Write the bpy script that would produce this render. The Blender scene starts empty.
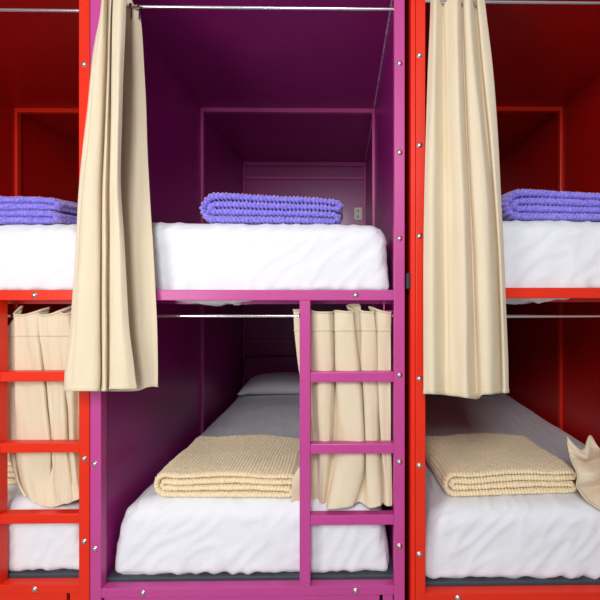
import bpy, bmesh, math, random
from mathutils import Vector, noise, Matrix
random.seed(7)
sc = bpy.context.scene
COL = sc.collection

# ------------------------------------------------------------------ camera, light, exposure
EYE, D, FPX, PX, PY = 1.25, 1.373, 437.0, 351.0, 289.0
cd = bpy.data.cameras.new('camera'); cam = bpy.data.objects.new('camera', cd); COL.objects.link(cam)
cam.location = (0, -D, EYE); cam.rotation_euler = (math.radians(90), 0, 0)
cd.sensor_width = 36; cd.lens = FPX / 600 * 36
cd.shift_x = -(PX - 300) / 600; cd.shift_y = -(300 - PY) / 600
cd.clip_start = 0.02
sc.camera = cam

world = bpy.data.worlds.new('world'); sc.world = world; world.use_nodes = True
wb = world.node_tree.nodes['Background']
wb.inputs[0].default_value = (0.80, 0.90, 1.0, 1); wb.inputs[1].default_value = 0.42

def area(name, loc, target, sx, sy, power, color):
    l = bpy.data.lights.new(name, 'AREA'); l.shape = 'RECTANGLE'; l.size = sx; l.size_y = sy
    l.energy = power; l.color = color
    o = bpy.data.objects.new(name, l); COL.objects.link(o); o.location = loc
    o.rotation_euler = (Vector(target) - Vector(loc)).to_track_quat('-Z', 'Y').to_euler()
    return o
area('window_daylight', (-1.35, -1.8, 1.30), (-0.2, 0.4, 0.8), 0.8, 0.6, 17, (1.0, 0.98, 0.95))
area('deep_fill', (-0.25, -2.6, 2.3), (-0.15, 1.0, 0.5), 0.7, 0.7, 49, (0.93, 0.96, 1.0))  # added fill from behind the camera, brightens the deep beds

sc.view_settings.view_transform = 'Standard'
sc.view_settings.look = 'None'
sc.view_settings.gamma = 1
sc.view_settings.use_curve_mapping = False
sc.view_settings.exposure = -0.06

# ------------------------------------------------------------------ helpers
def at(px, py, y):
    """point that stands y metres behind the front plane of the bunks"""
    Z = D + y
    return Vector(((px - PX) * Z / FPX, y, EYE + (PY - py) * Z / FPX))

def new_mat(name, color, rough=0.5, metal=0.0, coat=0.0, sheen=0.0, spec=0.5):
    m = bpy.data.materials.new(name); m.use_nodes = True
    b = m.node_tree.nodes['Principled BSDF']
    b.inputs['Base Color'].default_value = (*color, 1)
    b.inputs['Roughness'].default_value = rough
    b.inputs['Metallic'].default_value = metal
    b.inputs['Coat Weight'].default_value = coat
    b.inputs['Coat Roughness'].default_value = 0.12
    b.inputs['Sheen Weight'].default_value = sheen
    b.inputs['Specular IOR Level'].default_value = spec
    return m

def add_noise(m, scale, col2=None, fac=0.5, bump=0.0, dist=0.01, stretch=(1, 1, 1), detail=3, r2=None):
    nt = m.node_tree; b = nt.nodes['Principled BSDF']
    tc = nt.nodes.new('ShaderNodeTexCoord'); mp = nt.nodes.new('ShaderNodeMapping')
    mp.inputs['Scale'].default_value = stretch
    nz = nt.nodes.new('ShaderNodeTexNoise'); nz.inputs['Scale'].default_value = scale
    nz.inputs['Detail'].default_value = detail
    nt.links.new(tc.outputs['Object'], mp.inputs[0]); nt.links.new(mp.outputs[0], nz.inputs['Vector'])
    if col2:
        mx = nt.nodes.new('ShaderNodeMix'); mx.data_type = 'RGBA'
        mx.inputs[6].default_value = b.inputs['Base Color'].default_value[:]
        mx.inputs[7].default_value = (*col2, 1)
        mr = nt.nodes.new('ShaderNodeMapRange'); mr.inputs[1].default_value = 0.35; mr.inputs[2].default_value = 0.7
        mr.inputs[4].default_value = fac
        nt.links.new(nz.outputs[0], mr.inputs[0]); nt.links.new(mr.outputs[0], mx.inputs[0])
        nt.links.new(mx.outputs[2], b.inputs['Base Color'])
    if bump:
        bp = nt.nodes.new('ShaderNodeBump'); bp.inputs['Strength'].default_value = bump
        bp.inputs['Distance'].default_value = dist
        prev = b.inputs['Normal'].links
        if prev: nt.links.new(prev[0].from_socket, bp.inputs['Normal'])
        nt.links.new(nz.outputs[0], bp.inputs['Height']); nt.links.new(bp.outputs[0], b.inputs['Normal'])
    return m

M = {}
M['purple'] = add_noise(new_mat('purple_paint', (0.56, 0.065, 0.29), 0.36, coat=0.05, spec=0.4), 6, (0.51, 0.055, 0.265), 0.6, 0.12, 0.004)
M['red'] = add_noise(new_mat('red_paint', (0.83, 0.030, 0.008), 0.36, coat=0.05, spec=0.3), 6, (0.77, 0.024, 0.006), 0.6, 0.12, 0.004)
M['purple_panel'] = add_noise(new_mat('purple_paint_shaded', (0.36, 0.012, 0.205), 0.38, coat=0.12), 4, (0.31, 0.010, 0.18), 0.7, 0.15, 0.006)  # frame purple darkened for the inner panels, interior shade put into the colour
M['red_panel'] = add_noise(new_mat('red_paint_shaded', (0.54, 0.006, 0.004), 0.38, coat=0.12), 4, (0.46, 0.004, 0.003), 0.7, 0.15, 0.006)  # same red as the frame with the interior shade painted in
M['sheet'] = add_noise(new_mat('white_sheet', (0.87, 0.88, 0.905), 0.85, sheen=0.2, spec=0.2), 9, None, 0, 0.35, 0.012, (1, 0.6, 1.3), 4)
add_noise(M['sheet'], 900, None, 0, 0.05, 0.001)
M['curtain'] = add_noise(new_mat('cream_curtain', (0.80, 0.675, 0.48), 0.9, sheen=0.25, spec=0.15), 5, (0.76, 0.625, 0.43), 0.7, 0.45, 0.012, (2.0, 2.0, 0.9), 3)
add_noise(M['curtain'], 700, None, 0, 0.10, 0.001)
M['hem'] = add_noise(new_mat('curtain_hem', (0.74, 0.64, 0.44), 0.9, sheen=0.25, spec=0.15), 60, (0.66, 0.55, 0.36), 0.6, 0.2, 0.002)
M['lilac'] = add_noise(new_mat('purple_fleece', (0.38, 0.29, 0.96), 0.95, sheen=0.8, spec=0.1), 170, (0.15, 0.105, 0.62), 1.0, 0.7, 0.003)
M['cream'] = add_noise(new_mat('cream_fleece', (0.98, 0.83, 0.56), 0.95, sheen=0.4, spec=0.1), 170, (0.84, 0.62, 0.34), 0.9, 0.5, 0.002)
M['board'] = add_noise(new_mat('charcoal_board', (0.055, 0.065, 0.08), 0.6), 40, (0.08, 0.09, 0.11), 0.6, 0.1, 0.002)
M['chrome'] = add_noise(new_mat('chrome', (0.80, 0.79, 0.78), 0.2, metal=1.0), 300, None, 0, 0.02, 0.001)
M['bolt'] = add_noise(new_mat('bolt_steel', (0.70, 0.66, 0.60), 0.35, metal=1.0), 300, (0.5, 0.45, 0.4), 0.5, 0.05, 0.001)
M['black'] = add_noise(new_mat('black_plastic', (0.012, 0.012, 0.014), 0.45), 60, (0.02, 0.02, 0.02), 0.5)
M['outlet'] = add_noise(new_mat('ivory_plastic', (0.80, 0.75, 0.62), 0.4), 60, (0.74, 0.69, 0.56), 0.4)
M['seam'] = add_noise(new_mat('pale_weld_seam', (0.85, 0.74, 0.84), 0.25), 90, (0.40, 0.10, 0.34), 1.0, 0.8, 0.004)
M['plaster'] = add_noise(new_mat('white_plaster', (0.78, 0.77, 0.75), 0.9), 14, (0.74, 0.73, 0.71), 0.6, 0.1, 0.003)
M['tile'] = add_noise(new_mat('grey_floor', (0.42, 0.41, 0.40), 0.4), 5, (0.34, 0.33, 0.32), 0.7, 0.05, 0.002)

def link(name, me, mat, parent=None, loc=None, smooth=False):
    o = bpy.data.objects.new(name, me); COL.objects.link(o)
    if mat and not me.materials: me.materials.append(mat)
    if parent: o.parent = parent
    if loc is not None: o.location = loc
    if smooth:
        for p in me.polygons: p.use_smooth = True
    return o

def tag(o, label, cat, group=None, kind=None):
    o['label'] = label
    if cat: o['category'] = cat
    if group: o['group'] = group
    if kind: o['kind'] = kind
    return o

def bm_box(bm, x0, x1, y0, y1, z0, z1, bev=0.0, seg=2):
    r = bmesh.ops.create_cube(bm, size=1, matrix=Matrix.Translation(((x0+x1)/2, (y0+y1)/2, (z0+z1)/2)) @ Matrix.Diagonal((x1-x0, y1-y0, z1-z0, 1)))
    if bev:
        es = list({e for v in r['verts'] for e in v.link_edges})
        bmesh.ops.bevel(bm, geom=es, offset=bev, segments=seg, affect='EDGES', profile=0.5)

def box(name, parent, mat, x0, x1, y0, y1, z0, z1, bev=0.002):
    """one box as an object whose origin is its own centre"""
    bm = bmesh.new(); cx, cy, cz = (x0+x1)/2, (y0+y1)/2, (z0+z1)/2
    bm_box(bm, x0-cx, x1-cx, y0-cy, y1-cy, z0-cz, z1-cz, bev)
    me = bpy.data.meshes.new(name); bm.to_mesh(me); bm.free()
    return link(name, me, mat, parent, (cx, cy, cz))

def tube(name, parent, mat, pts, r, n=12):
    cu = bpy.data.curves.new(name, 'CURVE'); cu.dimensions = '3D'; cu.bevel_depth = r; cu.bevel_resolution = 3
    cu.use_fill_caps = True
    s = cu.splines.new('POLY'); s.points.add(len(pts)-1)
    for p, q in zip(s.points, pts): p.co = (*q, 1)
    tmp = bpy.data.objects.new('t', cu); COL.objects.link(tmp)
    me = bpy.data.meshes.new_from_object(tmp); bpy.data.objects.remove(tmp); bpy.data.curves.remove(cu)
    me.name = name
    return link(name, me, mat, parent, smooth=True)

# bolt: washer + domed head + slot, facing -y
def bolt_mesh():
    bm = bmesh.new(); prof = [(0.0, -0.0062), (0.003, -0.0060), (0.0055, -0.0050), (0.0072, -0.0032), (0.0080, -0.0012), (0.0092, -0.001), (0.0094, 0.0)]
    n = 16; rings = []
    for r, y in prof[1:]:
        rings.append([bm.verts.new((r*math.cos(a*math.tau/n), y, r*math.sin(a*math.tau/n))) for a in range(n)])
    c = bm.verts.new((0, prof[0][1], 0))
    for i in range(n): bm.faces.new((c, rings[0][i], rings[0][(i+1) % n]))
    for a, b in zip(rings, rings[1:]):
        for i in range(n): bm.faces.new((a[i], b[i], b[(i+1) % n], a[(i+1) % n]))
    bm.faces.new(rings[-1])
    bmesh.ops.recalc_face_normals(bm, faces=bm.faces)
    me = bpy.data.meshes.new('bolt'); bm.to_mesh(me); bm.free()
    for p in me.polygons: p.use_smooth = True
    me.materials.append(M['bolt'])
    return me
BOLT = bolt_mesh()

# ------------------------------------------------------------------ room
def struct(name, mat, *a):
    o = box(name, None, mat, *a, bev=0); o['kind'] = 'structure'; return o
struct('floor', M['tile'], -3.2, 3.2, -3.3, 2.3, -0.1, 0.0)
struct('ceiling', M['plaster'], -3.2, 3.2, -3.3, 2.3, 2.71, 2.81)
struct('wall_back', M['plaster'], -3.2, 3.2, 2.1, 2.2, 0.0, 2.71)
struct('wall_left', M['plaster'], -3.3, -3.2, -3.3, 2.3, 0.0, 2.71)
struct('wall_right', M['plaster'], 3.2, 3.3, -3.3, 2.3, 0.0, 2.71)

# ------------------------------------------------------------------ bunk units
W, LEN, H, T = 0.991, 2.0, 2.70, 0.034  # H stretched to the ceiling to keep light out of the gaps
ROT = math.radians(0.9)
ROOF = 2.227
Z_RUNG = [0.970, 0.7426, 0.516]
class Unit: pass
def bunk(colour, x, y, label, ladder_open, bolts, outlet=False, seam=False, lip=0.0, lift=0.0):
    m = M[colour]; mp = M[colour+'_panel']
    u = bpy.data.objects.new('bunk_bed', None); COL.objects.link(u)
    u.location = (x, y, 0); u.rotation_euler = (0, 0, ROT); u.empty_display_size = 0.2
    tag(u, label, 'bunk bed', 'steel capsule bunks side by side')
    g = 0.0015
    # posts (front square tubes run the whole height)
    for x0 in (lip, W - T):
        box('post', u, m, x0, x0+T-lip*0.3, 0, T, 0, H)
        box('post', u, m, x0, x0+T, LEN, LEN+T, 0, H)
    if lip: box('post_flange', u, m, 0, lip-0.0005, 0.010, 0.05, 0, H, 0.001)
    # side sheets
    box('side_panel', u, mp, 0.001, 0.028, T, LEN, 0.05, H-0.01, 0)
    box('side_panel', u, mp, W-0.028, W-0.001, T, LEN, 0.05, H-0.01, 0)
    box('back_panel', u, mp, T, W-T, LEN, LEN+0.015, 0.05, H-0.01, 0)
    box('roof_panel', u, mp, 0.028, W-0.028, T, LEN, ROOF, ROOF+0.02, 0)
    # front rails
    xa, xb = T+lip*0.7, W-T
    box('front_rail', u, m, xa, xb, 0.0, T, ROOF, ROOF+0.033)
    box('light_stop', u, m, xa, xb, 0.006, 0.02, ROOF+0.033, H, 0)  # unseen closure added above the roof to shut out light
    box('front_rail', u, m, xa, xb, 0.0005, T, 1.214+lift, 1.247+lift)
    box('front_rail', u, m, xa, xb, 0.0005, T, 0.278, 0.307)
    # inner braces half way and at the back, both decks
    for yb, th in ((0.975, 0.03), (LEN-0.03, 0.03)):
        for (za, zb) in ((0.33, 1.195), (1.24, ROOF)):
            box('wall_brace', u, m, 0.027, 0.041, yb, yb+th, za, zb)
            box('wall_brace', u, m, W-0.041, W-0.027, yb, yb+th, za, zb)
    box('roof_brace', u, m, 0.041, W-0.041, 0.975, 1.005, ROOF-0.023, ROOF)
    box('roof_brace', u, m, 0.041, W-0.041, LEN-0.03, LEN, ROOF-0.03, ROOF)
    box('back_rail', u, m, 0.041, W-0.041, LEN-0.018, LEN, 2.095, 2.116)
    box('back_rail', u, m, 0.45, 0.462, LEN-0.006, LEN, 1.5, 2.095)
    box('back_rail', u, m, 0.041, W-0.041, LEN-0.018, LEN, 0.845, 0.865)
    # low board across the head of the lower bed
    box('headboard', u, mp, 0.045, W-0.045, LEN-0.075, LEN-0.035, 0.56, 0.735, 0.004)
    # decks
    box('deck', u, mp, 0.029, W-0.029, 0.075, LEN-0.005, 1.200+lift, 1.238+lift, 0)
    box('deck', u, M['board'], 0.029, W-0.029, 0.040, LEN-0.005, 0.262, 0.315, 0.002)['label'] = 'charcoal board under the lower mattress'
    # ladder
    lo, hi = ladder_open
    box('ladder_stile', u, m, lo-T, lo, -0.0008, T, 0.307, 1.214+lift)
    for zc in Z_RUNG:
        box('rung', u, m, lo, hi, 0.0008, T-0.001, zc-0.0155, zc+0.0155)
    # locker front below the beds
    dr = box('locker_door', u, m, T+0.004, hi-0.045, 0.010, 0.026, 0.02, 0.272, 0.002)
    hd = box('handle', dr, M['chrome'], 0.30-0.06, 0.30+0.06, -0.012, -0.004, 0.04, 0.055, 0.002)
    hd.location = (0, -0.015, 0.03)
    box('locker_door', u, m, hi-0.035, hi-0.002, 0.010, 0.026, 0.02, 0.272, 0.002)
    # curtain rods
    for z, yy in ((2.149+lift*0.25, 0.017), (1.160, 0.080)):
        tube('curtain_rod', u, M['chrome'], [(xa+0.0005 if yy < T else 0.0285, yy, z), (W-T-0.0005 if yy < T else W-0.0285, yy, z)], 0.0052)['label'] = 'thin chrome curtain rod'
    # rod bracket of the lower rod, right side
    bm = bmesh.new()
    bm_box(bm, -0.030, 0, -0.0015, 0.0015, -0.0015, 0.0015); bm_box(bm, -0.030, -0.026, -0.0015, 0.0015, 0, 0.034)
    me = bpy.data.meshes.new('rod_bracket'); bm.to_mesh(me); bm.free()
    link('rod_bracket', me, m, u, (W-T-0.001, 0.036, 1.178))
    if seam:
        pts = [(W-0.031, 0.04+i*0.098, ROOF-0.003) for i in range(21) if 0.04+i*0.098 < 1.97]
        tube('weld_seam', u, M['seam'], pts, 0.0034)['label'] = 'pale weld seam along the roof edge'
    if outlet:
        o = box('power_outlet', u, M['outlet'], 0.875, 0.938, LEN-0.012, LEN-0.0005, 1.780, 1.880, 0.003)
        o['label'] = 'ivory wall outlet with two sockets'
        for dz in (-0.022, 0.022):
            s = box('socket', o, M['black'], -0.004, 0.004, -0.001, 0.001, -0.009, 0.009, 0)
            s.location = (0.0, -0.0065, dz)
    # small latch on the outer side of the left post
    if lip: box('latch', u, M['black'], -0.012, 0.0, 0.012, 0.045, 1.25, 1.30, 0.002)['label'] = 'black latch'
    # bolts
    for bx, bz in bolts:
        b = link('bolt', BOLT, None, u, (bx, 0.0, bz)); b['label'] = 'round steel bolt head'
    return u

def upx(px): return px/318.3
pl = 0.0155; pr = W-0.0165
post_z = [(289-v)/318.3+1.25 for v in (-28, 61, 151, 238, 376, 464, 549)]
P_X, P_Y = (90.0-PX)/318.3, 0.0
purple = bunk('purple', P_X, P_Y, 'purple steel bunk bed in the middle between two red ones',
    (upx(311-91), W-T),
    [(pl, z) for z in post_z] + [(pr, z) for z in post_z] + [(0.165, 0.2925), (0.835, 0.2925), (0.835, 1.2305), (0.165, 1.2305)], outlet=True, seam=True)
R_X, R_Y = 0.1865, -0.022
red_r = bunk('red', R_X, R_Y, 'red steel bunk bed on the right of the purple one',
    (0.72, W-T),
    [(pl+0.010, z) for z in [(289-v)/324+1.25 for v in (-34, 55, 145, 236, 379, 466, 555)]] + [(pr, z) for z in post_z] + [(0.145, 0.2925), (0.835, 0.2925), (0.835, 1.2375)], lip=0.014, lift=0.007)
L_X, L_Y = -0.8354-W, 0.0075
red_l = bunk('red', L_X, L_Y, 'red steel bunk bed on the left of the purple one',
    (0.708, W-T),
    [(pl, z) for z in post_z] + [(pr, z) for z in [(289-v)/313.5+1.25 for v in (-24, 64, 152, 240, 375, 459, 542)]] + [(0.165, 0.2925), (0.818, 0.2925), (0.818, 1.2305)])

# ------------------------------------------------------------------ mattresses
def mattress_mesh(seed, name='mattress', w=0.905, l=1.88, h=0.232, r=0.048, sag=None, draw=0.09):
    nx, ny, nz = 90, 80, 26
    bm = bmesh.new(); vs = {}
    def pos(i, j, k):
        u, v, t = i/nx, (j/ny)**1.5, k/nz
        p = Vector((u*w, v*l, t*h))
        rr = r*(0.7+0.5*t); rb = 0.018
        q = Vector((min(max(p.x, rr), w-rr), min(max(p.y, rr), l-rr), min(max(p.z, rb), h-rr)))
        # project grid surface to rounded surface
        d = p - q
        if d.z < 0: d.z *= rr/rb
        if d.length > 1e-9:
            m_ = max(abs(d.x), abs(d.y), abs(d.z)); d = d.normalized()*m_
        if d.z < 0: d.z *= rb/rr
        out = q + d
        n = d.normalized() if d.length > 1e-6 else Vector((0, 0, 0))
        S = Vector((seed*3.1, seed*1.7, 0))
        # soft bulges and pulled wrinkles of the sheet
        a = noise.noise(Vector((p.x*3, p.y*3, p.z*5)) + S)*0.007
        dd = p.x*0.8 + p.z*1.1
        rid = noise.noise(Vector((dd*5, (p.x - p.z)*17, p.y*5)) + S)
        a += (1-abs(rid)*3.0)*0.0042 if abs(rid) < .33 else 0
        low = max(0, 1-p.z/0.07)
        a += low*(noise.noise(Vector((p.x*26, p.y*26, seed)))*0.010 + 0.002)
        out += n*a
        out.z += low*0.006*noise.noise(Vector((p.x*14, p.y*14, seed+4)))
        # the sides draw in a little toward the top
        out.x += (0.5-u)*draw*t**2.2
        if sag and v < 0.12 and t < 0.1:
            out.z -= sag(p.x)*(1 - t*10)
        return out
    def V(i, j, k):
        key = (i, j, k)
        if key not in vs: vs[key] = bm.verts.new(pos(i, j, k))
        return vs[key]
    for i in range(nx):
        for j in range(ny):
            bm.faces.new((V(i, j, 0), V(i, j+1, 0), V(i+1, j+1, 0), V(i+1, j, 0)))
            bm.faces.new((V(i, j, nz), V(i+1, j, nz), V(i+1, j+1, nz), V(i, j+1, nz)))
        for k in range(nz):
            bm.faces.new((V(i, 0, k), V(i+1, 0, k), V(i+1, 0, k+1), V(i, 0, k+1)))
            bm.faces.new((V(i, ny, k), V(i, ny, k+1), V(i+1, ny, k+1), V(i+1, ny, k)))
    for j in range(ny):
        for k in range(nz):
            bm.faces.new((V(0, j, k), V(0, j, k+1), V(0, j+1, k+1), V(0, j+1, k)))
            bm.faces.new((V(nx, j, k), V(nx, j+1, k), V(nx, j+1, k+1), V(nx, j, k+1)))
    me = bpy.data.meshes.new(name); bm.to_mesh(me); bm.free()
    me.materials.append(M['sheet'])
    for p in me.polygons: p.use_smooth = True
    return me
def in_unit(u, x, y, z):
    return Matrix.Translation(u.location) @ Matrix.Rotation(ROT, 4, 'Z') @ Vector((x, y, z))
def sagf(x):   # sheet droops below the rail on the left half
    return 0.038*max(0, math.sin(max(0, min(1, (x-0.12)/0.42))*math.pi))**0.7
def put(me, name, u, x, y, z, rz, label, cat, group):
    o = link(name, me, None); o.location = in_unit(u, x, y, z); o.rotation_euler = (0, 0, ROT+rz)
    return tag(o, label, cat, group)
up_me = mattress_mesh(1, sag=sagf, draw=0.022); lo_me = mattress_mesh(2)
up_me2 = mattress_mesh(5, sag=sagf, draw=0.022); lo_me2 = mattress_mesh(8)
G = 'white sheeted bunk mattresses'
UZ, LZ = 1.2385, 0.3155
put(up_me, 'mattress', purple, 0.042, 0.050, UZ, 0, 'white sheeted mattress on the upper deck of the purple bunk', 'mattress', G)
put(lo_me, 'mattress', purple, 0.042, 0.050, LZ, 0, 'white sheeted mattress on the lower deck of the purple bunk', 'mattress', G)
put(up_me2, 'mattress', red_r, 0.046, 0.050, UZ+0.007, 0, 'white sheeted mattress on the upper deck of the right red bunk', 'mattress', G)
put(lo_me2, 'mattress', red_r, 0.046, 0.050, LZ, 0, 'white sheeted mattress on the lower deck of the right red bunk', 'mattress', G)
put(up_me2, 'mattress', red_l, 0.042, 0.050, UZ, 0, 'white sheeted mattress on the upper deck of the left red bunk', 'mattress', G)
put(lo_me, 'mattress', red_l, 0.042, 0.050, LZ, 0, 'white sheeted mattress on the lower deck behind the left red ladder', 'mattress', G)

# ------------------------------------------------------------------ pillows
def pillow_mesh():
    bm = bmesh.new(); n = 40; w, l, h = 0.66, 0.42, 0.105
    top, bot = {}, {}
    for i in range(n+1):
        for j in range(n+1):
            a, b = 2*i/n-1, 2*j/n-1
            e = (1-abs(a)**3.2)*(1-abs(b)**3.2); z = max(0, e)**0.45
            px = a*w/2*(1-0.07*(1-a*a)*0) * (1-0.06*(b*b < .8)*0); px *= 1-0.05*(1-b*b); py = b*l/2*(1-0.06*(1-a*a))
            wr = noise.noise(Vector((px*9, py*9, 2)))*0.008*z
            top[i, j] = bm.verts.new((px, py, h*0.35 + z*h*0.65 + wr - 0.02*(1-z)))
            if i in (0, n) or j in (0, n): bot[i, j] = top[i, j]
            else: bot[i, j] = bm.verts.new((px, py, h*0.35 - z*h*0.35 - 0.02*(1-z)*0 if z > .25 else h*0.35-0.02*(1-z)-z*0.05))
    for i in range(n):
        for j in range(n):
            bm.faces.new((top[i, j], top[i+1, j], top[i+1, j+1], top[i, j+1]))
            bm.faces.new((bot[i, j], bot[i, j+1], bot[i+1, j+1], bot[i+1, j]))
    me = bpy.data.meshes.new('pillow'); bm.to_mesh(me); bm.free(); me.materials.append(M['sheet'])
    for p in me.polygons: p.use_smooth = True
    return me
PM = pillow_mesh()
PZ = LZ+0.236
put(PM, 'pillow', purple, 0.43, 1.66, PZ, 0.03, 'white pillow at the far end of the purple lower bed', 'pillow', 'white pillows')
put(PM, 'pillow', red_r, 0.44, 1.66, PZ, -0.02, 'white pillow at the far end of the right red lower bed', 'pillow', 'white pillows')

# ------------------------------------------------------------------ folded fleece blankets
def blanket_mesh(name, mat, w, dep, t, pitch, pity, A, slope=0.0, seed=0, ds=0.0025, dy=0.0032, half=0.37, waffle=False):
    # closed centre line of the double folded blanket
    xl, xr = 2*t, w - 0.5*t
    segs = []
    def line(x0, x1, z): segs.append(('l', x0, x1, z))
    pts = []
    def add_line(x0, x1, z):
        n = max(2, int(abs(x1-x0)/ds))
        for i in range(n): pts.append((x0+(x1-x0)*i/n, z))
    def add_arc(cx, cz, r, a0, a1):
        n = max(4, int(abs(a1-a0)*r/ds))
        for i in range(n):
            a = a0+(a1-a0)*i/n; pts.append((cx+r*math.cos(a), cz+r*math.sin(a)))
    pi = math.pi
    add_line(xr, xl, 0.5*t)
    add_arc(xl, 2*t, 1.5*t, -pi/2, -3*pi/2)
    add_line(xl, xr, 3.5*t)
    add_arc(xr, 3*t, 0.5*t, pi/2, -pi/2)
    add_line(xr-0.012, xl, 2.5*t)
    add_arc(xl, 2*t, 0.5*t, pi/2, 3*pi/2)
    add_line(xl, xr-0.006, 1.5*t)
    add_arc(xr-0.006, 1*t, 0.5*t, pi/2, -pi/2)
    N = len(pts)
    s = [0.0]
    for i in range(N): s.append(s[-1]+math.dist(pts[i], pts[(i+1) % N]))
    total = s[-1]; k = round(total/pitch); pitch = total/k
    ht = t*half
    # profile loop (y, n) : outer side, rounded front edge, inner side, rounded back edge
    prof = []
    ny = int((dep-2*ht)/dy)
    for j in range(ny+1): prof.append((ht+(dep-2*ht)*j/ny, 1.0, 0.0))          # +n side going back
    for j in range(1, 6):
        a = pi/2-pi*j/6; prof.append((dep-ht, math.sin(a), math.cos(a)))
    for j in range(ny+1): prof.append((dep-ht-(dep-2*ht)*j/ny, -1.0, 0.0))
    for j in range(1, 6):
        a = -pi/2-pi*j/6; prof.append((ht, math.sin(a), math.cos(a)))
    bm = bmesh.new(); rings = []
    for i in range(N):
        x, z = pts[i]; xn, zn = pts[(i+1) % N]; xp, zp = pts[i-1]
        tx, tz = xn-xp, zn-zp; L = math.hypot(tx, tz) or 1
        nx_, nz_ = -tz/L, tx/L
        ph = s[i]/pitch
        ring = []
        for (y, fn, fy) in prof:
            row = y/pity
            rib = (0.5+0.5*math.cos(math.tau*ph))
            bmp = (0.5+0.5*math.cos(math.tau*row))
            d = A*(rib**0.6*(0.12+0.88*bmp**0.6)) - A*0.3 if waffle else A*(rib**0.7*(0.5+0.5*bmp**0.7)) - A*0.3
            d += noise.noise(Vector((x*60, y*60, z*60+seed)))*A*0.35
            rad = ht+d
            yy = y+fy*(rad + (rib-0.5)*A*0.4)
            X = x+nx_*fn*rad; Z = z+nz_*fn*rad
            # gravity and handling: the pile leans, sinks to the right and waves
            hrel = z/(4*t)
            Z *= 1 - slope*(X/w)**3 + 0.10*noise.noise(Vector((X*5, yy*6, seed)))
            X += hrel*0.010*noise.noise(Vector((yy*8, seed, z*30)))
            yy += 0.012*noise.noise(Vector((X*5, z*40, seed+3)))
            ring.append(bm.verts.new((X, yy, max(0.0005, Z))))
        rings.append(ring)
    m_ = len(prof)
    for i in range(N):
        a, b = rings[i], rings[(i+1) % N]
        for j in range(m_):
            bm.faces.new((a[j], a[(j+1) % m_], b[(j+1) % m_], b[j]))
    bmesh.ops.recalc_face_normals(bm, faces=bm.faces)
    me = bpy.data.meshes.new(name); bm.to_mesh(me); bm.free()
    for p in me.polygons: p.use_smooth = True
    me.materials.append(mat)
    return me
LB = blanket_mesh('folded_blanket', M['lilac'], 0.475, 0.30, 0.0256, 0.0135, 0.017, 0.0075, 0.20, 3, half=0.36)
CB = blanket_mesh('folded_blanket', M['cream'], 0.495, 0.38, 0.0225, 0.0118, 0.0130, 0.0058, 0.12, 11, half=0.34, waffle=True)
TU, TL = UZ+0.2345, LZ+0.2350
G1, G2 = 'purple fleece blankets on the upper beds', 'cream fleece blankets on the lower beds'
def blank(me, u, px, y, z, rz, label, g):
    p = at(px, 0, y); o = link('folded_blanket', me, None); o.location = (p.x, y, z); o.rotation_euler = (0, 0, ROT+rz)
    return tag(o, label, 'blanket', g)
blank(LB, purple, 198.5, 0.105, TU, 0.0, 'folded purple fleece blanket on the upper bed of the purple bunk', G1)
blank(LB, red_r, 505, 0.085, TU+0.007, 0.0, 'folded purple fleece blanket on the upper bed of the right red bunk', G1)
o = blank(LB, red_l, -66, 0.16, TU, -0.16, 'folded purple fleece blanket on the upper bed of the left red bunk', G1)
ob = blank(CB, purple, 152, 0.085, TL, -0.03, 'folded cream waffle blanket on the lower bed of the purple bunk', G2)
ob.scale.x = 0.955
ob = blank(CB, red_r, 443, 0.085, TL, 0.05, 'folded cream waffle blanket on the lower bed of the right red bunk', G2)
ob.scale.x = 0.94
blank(CB, red_l, -106, 0.13, TL, 0.12, 'folded cream waffle blanket half hidden behind the left curtain and ladder', G2)

# ------------------------------------------------------------------ curtains
def cr(p0, p1, p2, p3, t):
    return 0.5*((2*p1)+(p2-p0)*t+(2*p0-5*p1+4*p2-p3)*t*t+(3*p1-p0-3*p2+p3)*t**3)
def cloth(name, rows, su=10, sv=12, rip=0.0015, seed=0, hems=((0.965, 1.0),), label=None, cat='curtain', group=None, mat='curtain', closed=False):
    """rows from top to bottom, each a list of (px, py, y) control points; smooth surface, real thickness"""
    R, C = len(rows), len(rows[0])
    P = [[at(*c) for c in r] for r in rows]
    def ev(u, v):
        u = min(max(u, 0), C-1-1e-6); v = min(max(v, 0), R-1-1e-6)
        i, j = int(u), int(v); fu, fv = u-i, v-j
        q = []
        for a in range(-1, 3):
            r = P[min(max(j+a, 0), R-1)]
            q.append(cr(r[max(i-1, 0)], r[i], r[i+1], r[min(i+2, C-1)], fu))
        p = cr(*q, fv)
        vv = v/(R-1)
        n = noise.noise(Vector((u*1.3, vv*2.2, seed)))*rip*2.2 + noise.noise(Vector((u*3.1, vv*5.0, seed+7)))*rip
        n += noise.noise(Vector((u*1.1+vv*3, vv*9.0-u*0.8, seed+9)))*rip*0.8
        return p + Vector((n*0.5, n, 0))
    nu, nv = (C-1)*su, (R-1)*sv
    org = P[-1][C//2].copy()
    def build(nm, v0, v1, n, off, parent=None, m='curtain', thick=0.0016):
        bm = bmesh.new(); g = []
        for b in range(n+1):
            v = v0+(v1-v0)*b/n
            g.append([bm.verts.new(ev((C-1)*a/nu, v) - org) for a in range(nu+1)])
        for b in range(n):
            for a in range(nu): bm.faces.new((g[b][a], g[b][a+1], g[b+1][a+1], g[b+1][a]))
        bmesh.ops.recalc_face_normals(bm, faces=bm.faces)
        me = bpy.data.meshes.new(nm); bm.to_mesh(me); bm.free()
        o = link(nm, me, M[m], parent, smooth=True)
        if parent is None: o.location = org
        md = o.modifiers.new('thickness', 'SOLIDIFY'); md.thickness = thick; md.offset = off
        return o
    o = build(name, 0, R-1, nv, 0, None, mat)
    tag(o, label, cat, group)
    for (a, b) in hems:
        build('hem', a*(R-1), b*(R-1), max(2, int((b-a)*nv)), 0, o, 'hem', 0.0046)
    return o, ev, org

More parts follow.
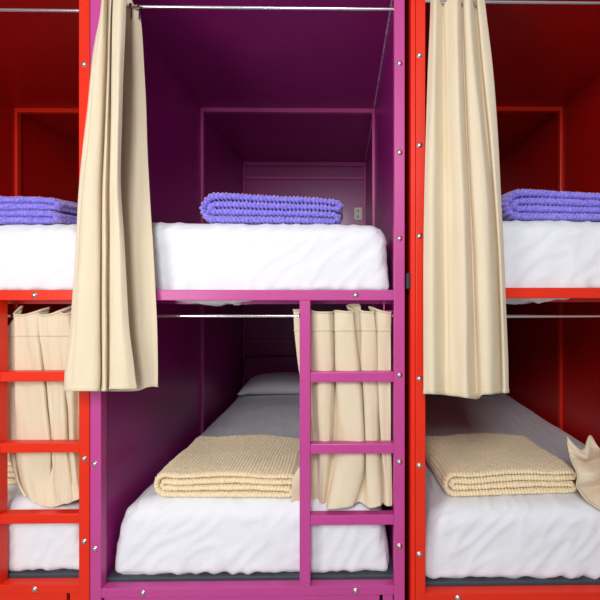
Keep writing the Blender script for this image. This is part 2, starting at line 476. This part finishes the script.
def hook(parent, org, p, d=0.016):
    """small black hook hanging from the rod, holding the cloth"""
    pts = []
    for i in range(13):
        a = math.pi*1.15 - i*math.pi*1.45/12
        pts.append(Vector(p)+Vector((0, 0.0085*math.cos(a), 0.0085*math.sin(a))))
    pts += [pts[-1]+Vector((0, -0.002, -0.012)), pts[-1]+Vector((0.0, -0.004, -0.030))]
    o = tube('hook', parent, M['black'], [q-org for q in pts], 0.0022)
    return o

GC = 'cream bunk curtains'
# curtain 1 : gathered in front of the left post of the purple bunk.
# order across: free hem (front) -> folds -> left turn -> back layer -> right edge
def c1row(py, hem, g2, m, g1, l2, l, r, f, b, dpy=0, dr=0):
    # f front depth, b back depth (metres, negative = toward the camera)
    return [(hem, py+dpy, f-0.004), ((hem*0.55+g2*0.45), py+dpy, f-0.020), (g2+1.2, py+dpy, f-0.008), (g2-0.8, py, f+0.022),
            (m, py, f-0.012), (g1+.5, py, f+0.024), (g1-3, py, f-0.008), (l2, py, f-0.020), (l+2.5, py, f-0.006), (l, py, f+0.014),
            (l+5, py, b-0.004), ((l+hem)/2, py, b+0.002), (hem-2, py, b), ((hem+r)/2+1, py+dr, b-0.008), (r, py+dr, b+0.002)]
rows = [
 c1row(-14, 127, 113, 110.5, 108, 104, 102, 138, -0.03, 0.034, 0, 18),
 c1row(14, 126, 112.5, 110, 108, 103, 100, 140.5, -0.045, 0.032, 0, 6),
 c1row(60, 124, 111.5, 108.5, 106.5, 98, 93, 143, -0.062, 0.046),
 c1row(120, 122, 111, 107, 104.5, 93, 87, 146, -0.072, 0.046),
 c1row(185, 121, 110, 105, 101.5, 88, 80, 149.5, -0.078, 0.024),
 c1row(250, 125, 109.5, 104.5, 101, 85, 76, 153.5, -0.078, -0.008),
 c1row(320, 129, 109.5, 104.5, 100.5, 81, 71, 157, -0.082, -0.018),
 c1row(366, 134, 110, 105, 100.5, 78, 66, 158, -0.084, -0.02),
 c1row(391, 137, 110, 105, 100, 77, 64.5, 158.5, -0.084, -0.02, -2, -4)]
c1, ev, org = cloth('curtain', rows, rip=0.0018, seed=1, hems=((0.975, 1.0),), label='cream curtain hanging open across the left post of the purple bunk', group=GC)
for hx in (131, 139, 108):
    q = at(hx, 0, 0.02); hook(c1, org, (q.x, P_Y+0.017+0.003, 2.149))

# curtain 2 : on the right red bunk, beside its left post
def c3row(py, xs, f, wob=0, dy=None):
    k = [0.006, -0.014, 0.026, 0.008, -0.024, 0.032, -0.010, -0.018, 0.030, 0.034, -0.010, 0.002]
    return [(x, py+(dy[i] if dy else 0), f+k[i]) for i, x in enumerate(xs)]
rows = [
 c3row(-14, [431, 436, 443, 446, 457, 462, 464, 470, 473.5, 476, 477, 483], 0.000),
 c3row( 20, [430, 436, 443, 446, 457, 462.5, 465, 471, 475, 478, 479.5, 487], -0.024),
 c3row( 70, [428, 435, 443, 447, 458, 464, 467, 475, 479, 482.5, 484, 493], -0.040),
 c3row(130, [426, 434, 443.5, 448, 460, 466.5, 470, 481, 484.5, 488, 490, 497.5], -0.055),
 c3row(190, [424.5, 433, 443.5, 450, 463, 469.5, 473.5, 486, 491, 493.5, 495, 500.5], -0.072),
 c3row(250, [423.5, 433, 444, 451, 465, 472, 477, 489, 495, 497.5, 499, 503.5], -0.082),
 c3row(310, [423.5, 433, 445, 452, 466, 474, 479, 491, 498, 500, 501.5, 506], -0.086),
 c3row(360, [423.5, 433, 445, 453, 466, 475.5, 481, 492, 499.5, 501.5, 503, 508], -0.086),
 c3row(394, [423.5, 433, 445, 454, 467, 477, 482, 492, 500, 502, 504, 508.5], -0.086, dy=[0, 0, 1, 2, 4, 5, 1, 0, -1, -1, -1, -1])]
c3, ev, org = cloth('curtain', rows, rip=0.0012, seed=5, hems=((0.975, 1.0),), label='cream curtain hanging beside the left post of the right red bunk', group=GC)
for u_ in (0.6, 4.0, 7.0, 10.4):
    q = ev(u_, 0.3); hook(c3, org, (q.x, R_Y+0.017+(q.x-R_X)*math.sin(ROT), 2.149))

# curtain 3 : gathered behind the ladder of the purple bunk
def fold(px0, px1, top, y0, n):  # rounded pleat control points
    return
k4 = [0.046, 0.042, 0.052, 0.0, -0.006, 0.034, -0.004, -0.006, 0.034, 0.030, -0.002, 0.002, 0.034, 0.0, 0.004]
def c4row(py, xs, f, dy=None, k=k4):
    return [(x, py+(dy[i] if dy else 0), f+k[i]) for i, x in enumerate(xs)]
dtop = [0, 0, -2, 2, 2.5, 2, 1, 2, -4, -5, 1, 2, -3, 1, 3]
F0 = 0.046
rows = [
 c4row(309, [293.5, 299, 306, 314, 328, 334, 336, 353, 347, 359, 361, 374, 369, 380, 391], F0, dtop),
 c4row(331, [294.5, 300, 307, 314.5, 329, 335, 336, 354, 353, 360, 362, 375, 374, 379, 391], F0),
 c4row(368, [299, 303, 309, 316, 331, 335, 337, 357, 360, 362, 363, 376, 378, 379, 391], F0+0.004),
 c4row(405, [304, 307, 312, 317, 330, 336, 340, 360, 363, 364, 366, 377, 379, 380, 391], F0+0.002),
 c4row(445, [310, 312, 316, 320, 329, 334, 345, 363, 364, 365, 367, 377, 381, 382, 391], F0+0.004),
 c4row(478, [293, 303, 317, 320, 326, 331, 336, 360, 363, 365, 368, 379, 383, 385, 392], F0+0.004, k=[0.02, 0.02, 0.03, 0.02, 0.016, 0.035, -0.006, -0.004, 0.030, 0.034, 0.0, 0.004, 0.034, 0.0, 0.004]),
 c4row(506, [291, 303, 316, 320, 323, 326, 328, 350, 356, 362, 370, 380, 383, 386, 392], F0-0.004, dy=[-4, -4, -4, -4, -3, -2, 3, 1, -3, -3, 2, 0, -3, 0, 0], k=[0.04, 0.045, 0.05, 0.04, 0.03, 0.04, -0.012, -0.012, 0.010, 0.014, -0.012, -0.008, 0.02, -0.006, -0.004])]
c4, ev, org = cloth('curtain', rows, rip=0.0020, seed=9, hems=((0.0, 0.028), (0.158, 0.168)), label='cream curtain gathered behind the purple ladder', group=GC)
for u_ in (1.0, 5.0, 8.5, 12.0):
    q = ev(u_, 0.3); hook(c4, org, (q.x, P_Y+0.080+(q.x-P_X)*math.sin(ROT), 1.160))

# curtain 4 : gathered behind the ladder of the left red bunk
k5 = [0.016, 0.014, 0.020, 0.0, -0.002, -0.006, 0.03, 0.0, -0.006, 0.002, 0.035, 0.0, 0.002, 0.03, 0.01]
def c5row(py, xs, f, dy=None, k=k5):
    return [(x, py+(dy[i] if dy else 0), f+k[i]) for i, x in enumerate(xs)]
F1 = 0.066
rows = [
 c5row(311, [2, 9, 22, 14, 25, 35, 50, 38, 48, 60, 73, 61, 68, 78, 86], F1, [16, 15, -5, 2, 3, 0, -4, 2, 3, -1, -6, 0, 2, -4, -2]),
 c5row(336, [3, 9, 16, 14.5, 26, 38, 44, 40, 50, 62, 67, 62, 70, 78, 86], F1),
 c5row(372, [4, 9, 13, 15, 28, 42, 44, 46, 55, 64, 66, 65, 72, 78, 87], F1),
 c5row(410, [5, 9, 13, 16, 30, 46, 49, 50, 56, 65, 68, 68, 74, 79, 87], F1),
 c5row(448, [9, 12, 15, 19, 34, 50, 52, 53, 58, 66, 69, 70, 76, 80, 87], F1),
 c5row(480, [16, 18, 20, 24, 36, 48, 52, 55, 62, 69, 72, 74, 78, 82, 87], F1-0.004, k=[0.03, 0.026, 0.04, 0.0, 0.012, 0.016, 0.02, 0.0, -0.006, 0.0, 0.01, 0.0, 0.002, 0.02, 0.01]),
 c5row(504, [24, 26, 28, 32, 41, 50, 54, 58, 64, 70, 74, 77, 80, 84, 88], F1-0.012, dy=[-8, -8, -6, -3, 2, 3, 3, 2, 0, -1, -3, -4, -5, -6, -8], k=[0.03, 0.026, 0.03, 0.0, 0.004, 0.002, 0.004, 0.0, -0.006, 0.0, 0.006, 0.0, 0.002, 0.01, 0.01])]
c5, ev, org = cloth('curtain', rows, rip=0.0024, seed=13, hems=((0.0, 0.028), (0.160, 0.170)), label='cream curtain gathered behind the left red ladder', group=GC)
for u_ in (1.0, 5.0, 9.0, 12.5):
    q = ev(u_, 0.3); hook(c5, org, (q.x, L_Y+0.080+(q.x-L_X)*math.sin(ROT), 1.160))

# curtain 5 : lower curtain of the right red bunk, its crumpled end lying on the bed
k6 = [0.00, -0.025, 0.035, -0.02, 0.03, -0.02, 0.02, -0.01, 0.01]
def c6row(pts, f): return [(x, y, f+k6[i]) for i, (x, y) in enumerate(pts)]
rows = [
 c6row([(628, 305), (636, 306), (642, 303), (652, 306), (660, 303), (668, 306), (676, 303), (688, 306), (700, 305)], 0.07),
 c6row([(630, 350), (637, 350), (643, 350), (653, 350), (661, 350), (669, 350), (677, 350), (688, 350), (700, 350)], 0.07),
 c6row([(626, 405), (634, 405), (641, 405), (652, 405), (660, 405), (669, 405), (677, 405), (689, 405), (702, 405)], 0.08),
 c6row([(603, 447), (610, 450), (618, 452), (634, 454), (650, 456), (664, 456), (676, 456), (690, 456), (702, 456)], 0.10),
 c6row([(590, 435), (596, 450), (603, 458), (612, 466), (626, 474), (646, 476), (668, 476), (690, 476), (704, 476)], 0.12),
 c6row([(582, 450), (586, 458), (591, 462), (598, 474), (606, 484), (630, 486), (655, 486), (688, 486), (704, 486)], 0.085),
 [(567, 436, 0.11), (568, 448, 0.10), (571, 460, 0.09), (577, 474, 0.07), (578, 490, 0.055), (602, 511, 0.020), (645, 511, 0.022), (688, 508, 0.026), (706, 506, 0.028)]]
c6, ev, org = cloth('curtain', rows, rip=0.006, seed=21, hems=((0.985, 1.0),), label='khaki cream curtain end crumpled on the right red lower bed', group=GC)
for u_ in (1.0, 3.0, 5.0, 7.0):
    q = ev(u_, 0.2); hook(c6, org, (q.x, R_Y+0.080+(q.x-R_X)*math.sin(ROT), 1.160))
